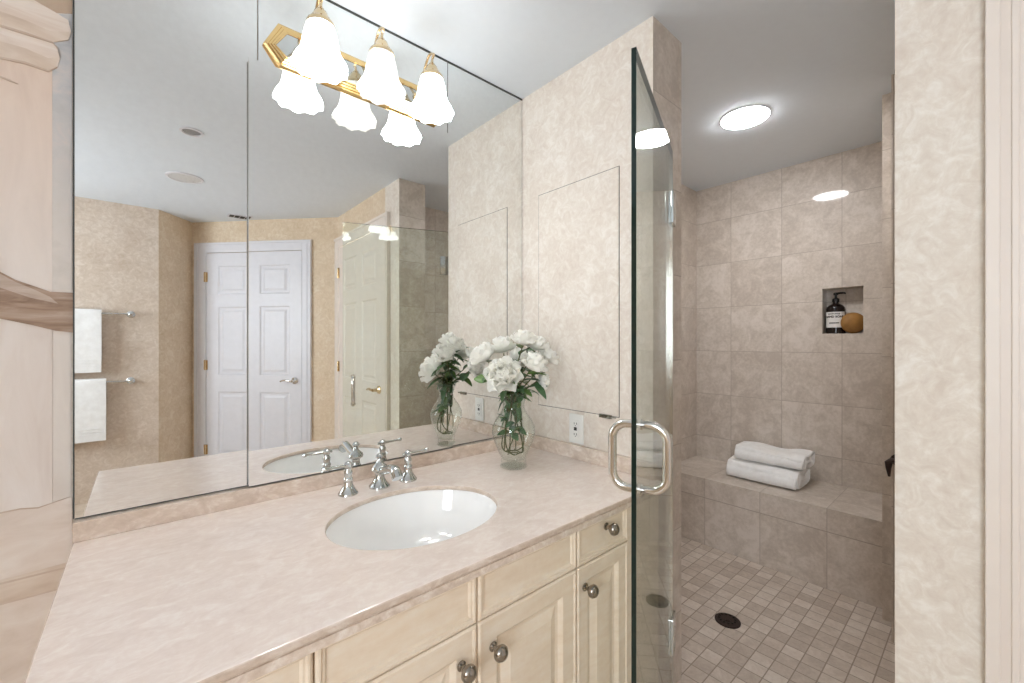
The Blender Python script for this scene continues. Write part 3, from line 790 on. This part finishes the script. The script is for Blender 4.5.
MB().box(X1 - .009, X1 - .0061, oy - .0165, oy + .0165, oz - .034, oz + .034).build('receptacle', M['plastic'], t, bevel=.001)
for z in (-.021, .021):
    m = MB()
    for y in (-.006, .006): m.box(X1 - .0094, X1 - .009, oy + y - .0012, oy + y + .0012, oz + z - .004, oz + z + .004)
    m.lathe([(.002, 0), (.002, -.0004)], (X1 - .009, oy, oz + z - .008), 8, 'x')
    m.build('outlet_slots', M['black'], t)
MB().box(X1 - .0102, X1 - .009, oy - .007, oy + .007, oz - .006, oz - .0005).box(X1 - .0102, X1 - .009, oy - .007, oy + .007, oz + .0005, oz + .006).build('test_buttons', M['black'], t)

# ================================================================== TOWEL BARS ON THE BACK WALL (seen in the mirror)
def towel_bar(zb, label):
    x1 = h(-.17); x0 = x1 - .62; y = YB + .055
    t = thing('towel_bar', ((x0 + x1) / 2, YB, zb), label, 'towel bar', 'towel bars on the back wall')
    MB().tube([(x0, y, zb), (x1, y, zb)], .007, 12).build('bar', M['chrome'], t, smooth=True)
    for x in (x0, x1):
        MB().lathe([(.027, 0), (.027, .006), (.017, .012), (.011, .02), (.010, .045), (.014, .05), (.014, .06), (.006, .066)], (x, YB, zb), 20, 'y').build('post', M['chrome'], t, smooth=True)
def hanging(zb, xr, drop, label):
    y = YB + .055; w = .38; x0 = xr - w
    t = thing('hanging_towel', ((x0 + xr) / 2, y, zb - drop), label, 'towel', 'white towels hanging on the back wall bars')
    prof = []
    for k in range(17):
        a = pi * k / 16; prof.append((y + .024 * cos(a), zb + .008 + .022 * sin(a)))
    prof = [(y + .03, zb - drop), (y + .03, zb - drop * .5), (y + .027, zb - .04)] + prof + [(y - .027, zb - .04), (y - .03, zb - drop * .45), (y - .03, zb - drop * .92)]
    inner = [(a, b) for a, b in [(y - .012, zb - drop * .92), (y - .012, zb - .03), (y - .009, zb + .004), (y + .009, zb + .004), (y + .012, zb - .03), (y + .012, zb - drop)]]
    m = MB(); full = prof + inner; n = 12
    rr = []
    for i in range(n + 1):
        x = x0 + w * i / n; rr.append([m.bm.verts.new((x, py + .003 * sin(i * 1.3 + pz * 9), pz)) for py, pz in full])
    for a, b in zip(rr, rr[1:]):
        for i in range(len(full)): j = (i + 1) % len(full); m.bm.faces.new((a[i], b[i], b[j], a[j]))
    m.bm.faces.new(rr[0]); m.bm.faces.new(rr[-1][::-1])
    m.build('towel_cloth', M['towel'], t, smooth=True)
    b = MB()
    for k in range(3): b.box(x0 + .001, xr - .001, y + .0305, y + .0335, zb - drop + .045 + k * .022, zb - drop + .056 + k * .022)
    b.build('woven_band', M['towel'], t, bevel=.001)
towel_bar(zh(.47), 'upper chrome towel bar on the back wall, seen in the left mirror')
hanging(zh(.47), h(-.53), h(.98), 'white towel folded over the upper bar, seen in the left mirror')
towel_bar(zh(-.68), 'lower chrome towel bar on the back wall, seen in the left mirror')
hanging(zh(-.68), h(-.475), h(.96), 'white towel folded over the lower bar, seen in the left mirror')

# ================================================================== CEILING FITTINGS (seen in the mirror)
px, py_ = h(.407), h(.10)
t = thing('recessed_light', (px, py_, CEIL), 'small recessed ceiling downlight near the middle of the ceiling', 'ceiling light')
MB().lathe([(.052, 0), (.052, -.004), (.042, -.006), (.040, -.002), (.040, 0)], (px, py_, CEIL - .0004), 32).build('trim_ring', M['white'], t, smooth=True)
MB().lathe([(.0395, -.001), (.03, -.002), (.001, -.003)], (px, py_, CEIL), 28).build('reflector', M['grey_metal'], t, smooth=True)
px, py_ = h(.446), h(-1.64)
t = thing('ceiling_speaker', (px, py_, CEIL), 'round perforated grille on the ceiling behind the downlight', 'ceiling grille')
MB().lathe([(.102, 0), (.102, -.004), (.090, -.007), (.088, -.005), (.088, 0)], (px, py_, CEIL - .0004), 40).build('grille_ring', M['white'], t, smooth=True)
MB().lathe([(.0875, -.004), (.06, -.006), (.001, -.007)], (px, py_, CEIL), 36).build('grille', M['speaker_grille'], t, smooth=True)
px, py_ = h(1.37), h(-3.35)
t = thing('air_vent', (px, py_, CEIL), 'rectangular slotted air vent on the ceiling near the white door', 'air vent')
MB().box(px - .085, px + .085, py_ - .05, py_ + .05, CEIL - .006, CEIL - .0004).build('vent_frame', M['white'], t, bevel=.001)
for k in range(4): MB().box(px - .075 + k * .039, px - .042 + k * .039, py_ - .038, py_ + .038, CEIL - .008, CEIL - .0062).build('slot', M['dark'], t)

# ================================================================== VASE AND PEONIES
VX, VY = h(2.226), h(2.523)
vs = thing('glass_vase', (VX, VY, ZC), 'clear glass urn vase holding the white peonies on the countertop', 'vase')
prof = [(.002, .006), (.044, .006), (.047, .012), (.046, .03), (.047, .036), (.058, .06), (.072, .095), (.080, .125), (.078, .15), (.066, .175), (.050, .196), (.042, .212), (.0395, .224), (.042, .240), (.049, .260), (.056, .274),
        (.0545, .2755), (.047, .260), (.040, .240), (.0375, .224), (.040, .212), (.048, .1955), (.064, .174), (.076, .149), (.078, .125), (.070, .0955), (.056, .061), (.044, .038), (.040, .030), (.002, .024)]
m = MB().lathe(prof, (VX, VY, ZC), 56); m.build('vase_body', M['vase_glass'], vs, smooth=True)
MB().lathe([(.045, .0003), (.049, .001), (.050, .004), (.048, .0058), (.002, .0058)], (VX, VY, ZC), 48).build('vase_foot', M['vase_glass'], vs, smooth=True)

def petal(m, M4, ln, wd, cup, curl, nu=5, nv=6, ruf=.0):
    rows = []
    for j in range(nv + 1):
        v = j / nv; row = []
        wv = wd * (sin(pi * (.12 + .80 * v ** .8)) ** .8)
        for i in range(nu + 1):
            u = i / nu * 2 - 1
            x = u * wv; y = ln * v * (1 - .10 * u * u * v)
            z = cup * (u * u) * wv + curl * (v ** 2) * ln + ruf * sin(3.3 * u + 5 * v) * v
            row.append(m.bm.verts.new(M4 @ Vector((x, y, z))))
        rows.append(row)
    for a, b in zip(rows, rows[1:]):
        for i in range(nu): m.bm.faces.new((a[i], a[i + 1], b[i + 1], b[i]))
def bloom_mesh(seed, R, tight):
    """peony head, axis +z, radius about R"""
    rnd = random.Random(seed); m = MB()
    layers = [(8, 8, 1.0), (8, 26, .98), (8, 42, .90), (8, 57, .80), (7, 69, .68), (7, 78, .56), (6, 85, .42)]
    for li, (n, el, k) in enumerate(layers):
        for i in range(n):
            a = 2 * pi * (i + rnd.uniform(-.2, .2)) / n + li * .45
            e = radians(el * tight + rnd.uniform(-8, 8)); ln = R * k * rnd.uniform(.92, 1.08)
            # petal starts at the receptacle, leans out from the axis
            T4 = Matrix.Translation((0, 0, -.25 * R + li * .045 * R)) @ Matrix.Rotation(a, 4, 'Z') @ Matrix.Rotation(e, 4, 'X')
            petal(m, T4, ln, R * (.50 - .035 * li) * rnd.uniform(.9, 1.1), .42, .32 + .10 * li * .3, ruf=.09 * R)
    o = m.build('bloom_proto', M['petal'], None, smooth=True, fixn=False)
    me = o.data; bpy.data.objects.remove(o); return me
def leaf_mesh(ln, wd, seed):
    rnd = random.Random(seed); m = MB(); nu, nv = 4, 8; rows = []
    for j in range(nv + 1):
        v = j / nv; wv = wd * sin(pi * min(1, v * .96 + .02)) ** .75 * (1 - .25 * v)
        rows.append([m.bm.verts.new(((i / nu * 2 - 1) * wv, ln * v, abs(i / nu * 2 - 1) * wv * .35 - .25 * ln * v * v)) for i in range(nu + 1)])
    for a, b in zip(rows, rows[1:]):
        for i in range(nu): m.bm.faces.new((a[i], a[i + 1], b[i + 1], b[i]))
    o = m.build('leaf_proto', M['leaf'], None, smooth=True); me = o.data; bpy.data.objects.remove(o); return me
blooms = [bloom_mesh(s, 1.0, t) for s, t in ((1, 1.0), (2, .92), (3, 1.05))]
leafs = [leaf_mesh(.055, .016, 1), leaf_mesh(.045, .019, 2), leaf_mesh(.07, .014, 3)]
leafs_d = [l.copy() for l in leafs]
for l in leafs_d: l.materials.clear(); l.materials.append(M['leaf_dark'])
def on_axis(d):
    return Vector(d).normalized().to_track_quat('Z', 'Y')
def pix(px_, py_, depth):
    """point in the room at a given forward distance, for laying the bouquet out"""
    u, v = (px_ - 512) / 420.4 * depth, (341.8 - py_) / 420.4 * depth
    return Vector((depth * sin(THETA) + u * cos(THETA), depth * cos(THETA) - u * sin(THETA), zh(0) + v))
dv = VX * sin(THETA) + VY * cos(THETA)
mouth = Vector((VX, VY, ZC + .262))
FLW = [ # px, py, depth offset, radius, extra tilt, label
    (505, 377, -.05, .080, (-.3, -.5, .1), 'largest white peony at the front of the vase, facing the camera'),
    (485, 357, .02, .064, (0, 0, .3), 'white peony at the left of the bouquet by the mirror'),
    (503, 349, .05, .060, (0, 0, .6), 'white peony behind the front bloom, left of the tallest'),
    (523, 342, .00, .054, (0, 0, 1.4), 'tallest white peony at the top of the bouquet'),
    (536, 347, .03, .054, (0, 0, .9), 'white peony right of the tallest bloom'),
    (533, 366, -.035, .062, (0, 0, .2), 'cream white peony right of the large front bloom'),
    (547, 359, .04, .048, (0, 0, .4), 'white peony at the far right of the bouquet'),
    (541, 381, .01, .040, (0, 0, -.3), 'small drooping white peony low on the right of the bouquet'),
    (520, 362, .13, .062, (0, 0, .4), 'white peony at the back of the bouquet, seen in the mirror'),
    (505, 372, .14, .056, (0, 0, .1), 'low white peony at the back of the bouquet, seen in the mirror')]
rnd = random.Random(11)
for i, (px_, py_, dz, R, up, lab_) in enumerate(FLW):
    c = pix(px_, py_, dv + dz)
    out = (c - (mouth + Vector((0, 0, .02)))).normalized()
    t = thing('peony', c, lab_, 'flower', 'white peonies in the glass vase')
    ax_ = (out + Vector(up)).normalized()
    b = bpy.data.objects.new('bloom', blooms[i % 3]); C.objects.link(b); b.parent = t
    b.rotation_mode = 'QUATERNION'; b.rotation_quaternion = on_axis(ax_); b.scale = (R, R, R)
    # stem: from the bloom through the neck down into the vase
    a = 2 * pi * i / len(FLW) + .6; q = .016
    th = mouth + Vector((cos(a) * .026, sin(a) * .026, 0)); nk = Vector((VX + cos(a) * .020, VY + sin(a) * .020, ZC + .222))
    side = a + .9; r2 = .040 + .012 * rnd.random()
    bl = Vector((VX + cos(side) * r2, VY + sin(side) * r2, ZC + .10)); b1 = Vector((VX + cos(side + .5) * .034, VY + sin(side + .5) * .034, ZC + .052 + .008 * rnd.random()))
    b2 = Vector((VX + cos(side + 2.4) * .030, VY + sin(side + 2.4) * .030, ZC + .050 + .008 * rnd.random()))
    c0 = c - ax_ * R * .30
    if i in (1, 3, 5, 7, 9):
        pts = bez([c0, c0.lerp(th, .5) - ax_ * .006, th, nk, bl, b1, b2], 8)
    else:
        pts = bez([c0, c0.lerp(th, .5) - ax_ * .006, th, nk, Vector((VX + cos(a) * .03, VY + sin(a) * .03, ZC + .17))], 8)
    MB().tube(pts, .0022, 7).build('stem', M['stem'], t, smooth=True)
    for k in range(8):
        P_ = c0.lerp(th, .05 + .13 * k)
        lf = bpy.data.objects.new('leaf', (leafs if (k + i) % 3 == 0 else leafs_d)[(i + k) % 3]); C.objects.link(lf); lf.parent = t
        lf.location = P_ - c; aa = rnd.uniform(0, 2 * pi)
        lf.rotation_euler = (rnd.uniform(-.5, .7), rnd.uniform(-.4, .4), aa); lf.scale = (rnd.uniform(1.05, 1.4) if k < 4 else rnd.uniform(.7, 1.0),) * 3
# foliage sprigs: leaves inside and at the mouth of the vase
for i, (a, z0_, lab_) in enumerate(((2.3, .20, 'leafy green sprig inside the vase neck, left side'), (5.2, .215, 'leafy green sprig inside the vase neck, right side'), (3.6, .12, 'leafy green sprig low inside the vase, left side'), (.6, .205, 'leafy green sprig inside the vase neck, mirror side'))):
    bx_, by_ = VX + .016 * cos(a), VY + .016 * sin(a)
    t = thing('leaf_sprig', (bx_, by_, ZC + z0_), lab_, 'foliage', 'leafy sprigs in the glass vase')
    top = Vector((bx_ + .012 * cos(a), by_ + .012 * sin(a), ZC + .29)); bot = Vector((VX + .035 * cos(a), VY + .035 * sin(a), ZC + .055))
    pts = bez([top, (bx_, by_, ZC + .225), (VX + .03 * cos(a), VY + .03 * sin(a), ZC + .15), bot], 8)
    MB().tube(pts, .002, 7).build('stem', M['stem'], t, smooth=True)
    n = 11
    for k in range(n):
        z = .275 - .07 * k / (n - 1) if z0_ > .15 else .185 - .06 * k / (n - 1)
        rmax = .030 if .2 < z < .24 else (.036 if z >= .24 else .05)
        lf = bpy.data.objects.new('leaf', leafs_d[k % 3] if k % 4 else leafs[k % 3]); C.objects.link(lf); lf.parent = t
        aa = a + rnd.uniform(-1.1, 1.1)
        lf.location = Vector((VX + .022 * cos(aa), VY + .022 * sin(aa), ZC + z)) - t.location
        lf.rotation_euler = (rnd.uniform(-.9, 1.1), rnd.uniform(-.6, .6), aa - pi / 2 + rnd.uniform(-1.2, 1.2)) if z < .19 or z > .25 else (rnd.choice((-1, 1)) * rnd.uniform(1.0, 1.4), 0, aa - pi / 2); s_ = rnd.uniform(.7, .95); lf.scale = (s_, s_, s_)
# single big leaf at the left of the front bloom
c = pix(484, 379, dv - .03)
t = thing('leaf_sprig', c, 'single bright green leaf sticking out left of the front peony', 'foliage', 'leafy sprigs in the glass vase')
lf = bpy.data.objects.new('leaf', leafs[1]); C.objects.link(lf); lf.parent = t
d = (pix(466, 377, dv - .03) - pix(487, 382, dv - .03)); lf.location = pix(488, 381, dv - .03) - c
lf.rotation_mode = 'QUATERNION'
zz = Vector((-sin(THETA), -cos(THETA), .75)).normalized(); yy = d.normalized(); xx = yy.cross(zz).normalized(); zz = xx.cross(yy)
lf.rotation_quaternion = Matrix((xx, yy, zz)).transposed().to_quaternion(); lf.scale = (1.15,) * 3
MB().tube(bez([pix(488, 381, dv - .03), mouth.lerp(pix(488, 381, dv - .03), .5), mouth + Vector((-.02, -.01, 0)), Vector((VX - .02, VY, ZC + .2))], 8), .0016, 6).build('stem', M['stem'], t, smooth=True)

# ================================================================== PAINTED MURAL LEFT OF THE MIRROR
def wp(px_, py_):
    u, v = px_ - 512, 341.84 - py_; dx = 420.4 * sin(THETA) + u * cos(THETA); dy = 420.4 * cos(THETA) - u * sin(THETA)
    return (D * dx / dy, zh(0) + v / dy * D)
def paint(name, a, b, c, sc=(3, 3, 1.2), s2=3.0):
    t = NT(name); p = t.scaled(t.pos(), sc)
    t.base(t.ramp(t.noise(p, s2, 6, .6, .7), [(.3, a), (.5, b), (.7, c)])); t.set(Roughness=.7, Specular_IOR_Level=.25); return t.m
pm = {'ground': paint('mural_ground', lin(212, 203, 194), lin(221, 213, 205), lin(226, 217, 208)),
      'sky': paint('mural_sky', lin(190, 190, 190), lin(205, 202, 198), lin(216, 206, 200), (8, 8, 8), 4),
      'shaft': paint('mural_shaft', lin(214, 198, 186), lin(222, 209, 199), lin(227, 217, 209), (9, 9, 1.6), 2.2),
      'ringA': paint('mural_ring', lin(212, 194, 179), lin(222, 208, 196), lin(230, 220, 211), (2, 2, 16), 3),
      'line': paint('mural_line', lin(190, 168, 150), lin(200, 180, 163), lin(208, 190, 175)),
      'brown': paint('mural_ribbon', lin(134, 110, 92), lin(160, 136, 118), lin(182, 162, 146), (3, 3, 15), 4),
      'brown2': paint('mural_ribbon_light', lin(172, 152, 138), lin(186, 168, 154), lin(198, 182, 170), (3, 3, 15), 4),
      'tan': paint('mural_tan', lin(184, 162, 142), lin(196, 175, 156), lin(206, 188, 170)),
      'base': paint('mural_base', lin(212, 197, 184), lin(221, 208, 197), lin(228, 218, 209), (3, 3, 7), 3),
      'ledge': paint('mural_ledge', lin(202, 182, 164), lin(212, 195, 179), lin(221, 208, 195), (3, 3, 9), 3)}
mx_, mz_ = wp(0, 345)
mural = thing('painted_mural', (XL - .35, D, 0), 'painted stone column mural with brown ribbon on the wall left of the mirror', 'mural')
LX = WX + .35
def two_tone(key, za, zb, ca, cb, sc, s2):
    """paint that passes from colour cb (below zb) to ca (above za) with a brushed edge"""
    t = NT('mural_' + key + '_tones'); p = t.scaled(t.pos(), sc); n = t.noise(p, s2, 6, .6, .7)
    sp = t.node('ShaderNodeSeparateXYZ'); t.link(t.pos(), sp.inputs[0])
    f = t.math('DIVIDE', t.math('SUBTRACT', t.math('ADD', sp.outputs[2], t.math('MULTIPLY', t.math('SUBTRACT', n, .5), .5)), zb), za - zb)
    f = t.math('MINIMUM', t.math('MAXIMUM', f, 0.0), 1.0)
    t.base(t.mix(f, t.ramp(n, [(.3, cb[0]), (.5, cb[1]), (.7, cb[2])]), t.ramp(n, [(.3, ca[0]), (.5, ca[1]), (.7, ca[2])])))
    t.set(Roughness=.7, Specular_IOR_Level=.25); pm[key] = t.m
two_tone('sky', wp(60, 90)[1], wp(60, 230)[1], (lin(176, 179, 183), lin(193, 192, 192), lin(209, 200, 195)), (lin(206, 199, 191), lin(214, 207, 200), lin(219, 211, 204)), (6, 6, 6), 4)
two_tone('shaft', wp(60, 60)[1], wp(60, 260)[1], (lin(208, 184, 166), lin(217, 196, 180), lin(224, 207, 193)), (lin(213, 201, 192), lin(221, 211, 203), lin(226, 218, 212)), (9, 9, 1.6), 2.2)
def mur(name, pts, key, lvl, extend=True):
    P_ = [wp(*p) for p in pts]
    y1 = D + .0058; y0 = y1 - .0006 * lvl - .0004
    MB().prism(P_, y0, y1).build(name, pm[key], mural)
XR = 72.0
gx0 = wp(XR, 100)[0]; gx0 = min(gx0, XL - .004)
MB().prism([(LX, .0), (gx0, .0), (gx0, CEIL - .001), (LX, CEIL - .001)], D + .0050, D + .0058).build('painted_ground', pm['ground'], mural)
FAR = -70
mur('painted_sky', [(52, 13.5), (XR, 13.5), (XR, 290), (52, 290)], 'sky', 2)
mur('painted_cornice', [(FAR, -70), (XR, -70), (XR, 13), (55, 12), (40, 4), (30, -4), (10, -14), (FAR, -30)], 'tan', 2)
mur('column_shaft', [(FAR, 20), (52, 60), (52, 505), (FAR, 545)], 'shaft', 3)
mur('column_ring', [(FAR, 40), (0, 58), (25, 63), (48, 71), (57, 67), (60, 58), (57, 48), (52, 42), (25, 30), (0, 22), (FAR, 0)], 'ringA', 5)
mur('column_ring', [(FAR, 0), (0, 25), (25, 33), (52, 42), (68, 40), (71, 32), (68, 20), (55, 12), (34, 0), (10, -14), (FAR, -40)], 'ringA', 6)
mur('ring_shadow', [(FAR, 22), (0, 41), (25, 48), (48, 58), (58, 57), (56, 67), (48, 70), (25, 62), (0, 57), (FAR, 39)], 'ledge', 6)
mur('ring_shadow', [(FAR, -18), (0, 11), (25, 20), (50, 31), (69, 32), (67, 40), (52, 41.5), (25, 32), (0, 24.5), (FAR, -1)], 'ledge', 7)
mur('painted_line', [(0, 24.5), (25, 32), (52, 41.5), (57, 47), (60, 57), (57.5, 49), (53, 43.2), (25, 34.5), (0, 26.8), (FAR, 2), (FAR, 0)], 'line', 8)
mur('painted_line', [(FAR, 38.5), (0, 56.5), (25, 61.5), (48, 70), (57, 67), (48, 71.8), (25, 63.8), (0, 58.6), (FAR, 41)], 'line', 7)
mur('painted_line', [(-30, 66), (0, 75.8), (10, 79.5), (18, 84), (10, 81.2), (0, 77.4), (-30, 69)], 'line', 7)
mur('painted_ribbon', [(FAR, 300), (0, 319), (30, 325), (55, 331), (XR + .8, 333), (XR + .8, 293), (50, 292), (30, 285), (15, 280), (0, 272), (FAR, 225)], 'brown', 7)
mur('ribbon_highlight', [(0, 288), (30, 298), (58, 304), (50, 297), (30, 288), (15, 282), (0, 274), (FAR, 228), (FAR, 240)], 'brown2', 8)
mur('painted_base', [(FAR, 548), (FAR, 530), (0, 513.5), (20, 509.5), (38, 508.5), (70, 498), (XR, 498), (XR, 566), (0, 584), (FAR, 600)], 'base', 4)
mur('painted_line', [(FAR, 530), (0, 513), (20, 509), (38, 508), (70, 497.5), (38, 509.2), (20, 510.3), (0, 514.5), (FAR, 532)], 'line', 5)
mur('painted_plinth', [(FAR, 1100), (FAR, 620), (0, 600), (XR, 582), (XR, 1100)], 'base', 3)
mur('painted_ledge', [(FAR, 625), (0, 604), (XR, 585.5), (XR, 562), (0, 581), (FAR, 600)], 'ledge', 6)
mur('painted_line', [(FAR, 605), (0, 585.5), (XR, 567.5), (XR, 566), (0, 583.5), (FAR, 602)], 'line', 7)
mur('painted_line', [(FAR, 627), (0, 606), (XR, 586.9), (XR, 585.5), (0, 604), (FAR, 625)], 'line', 7)
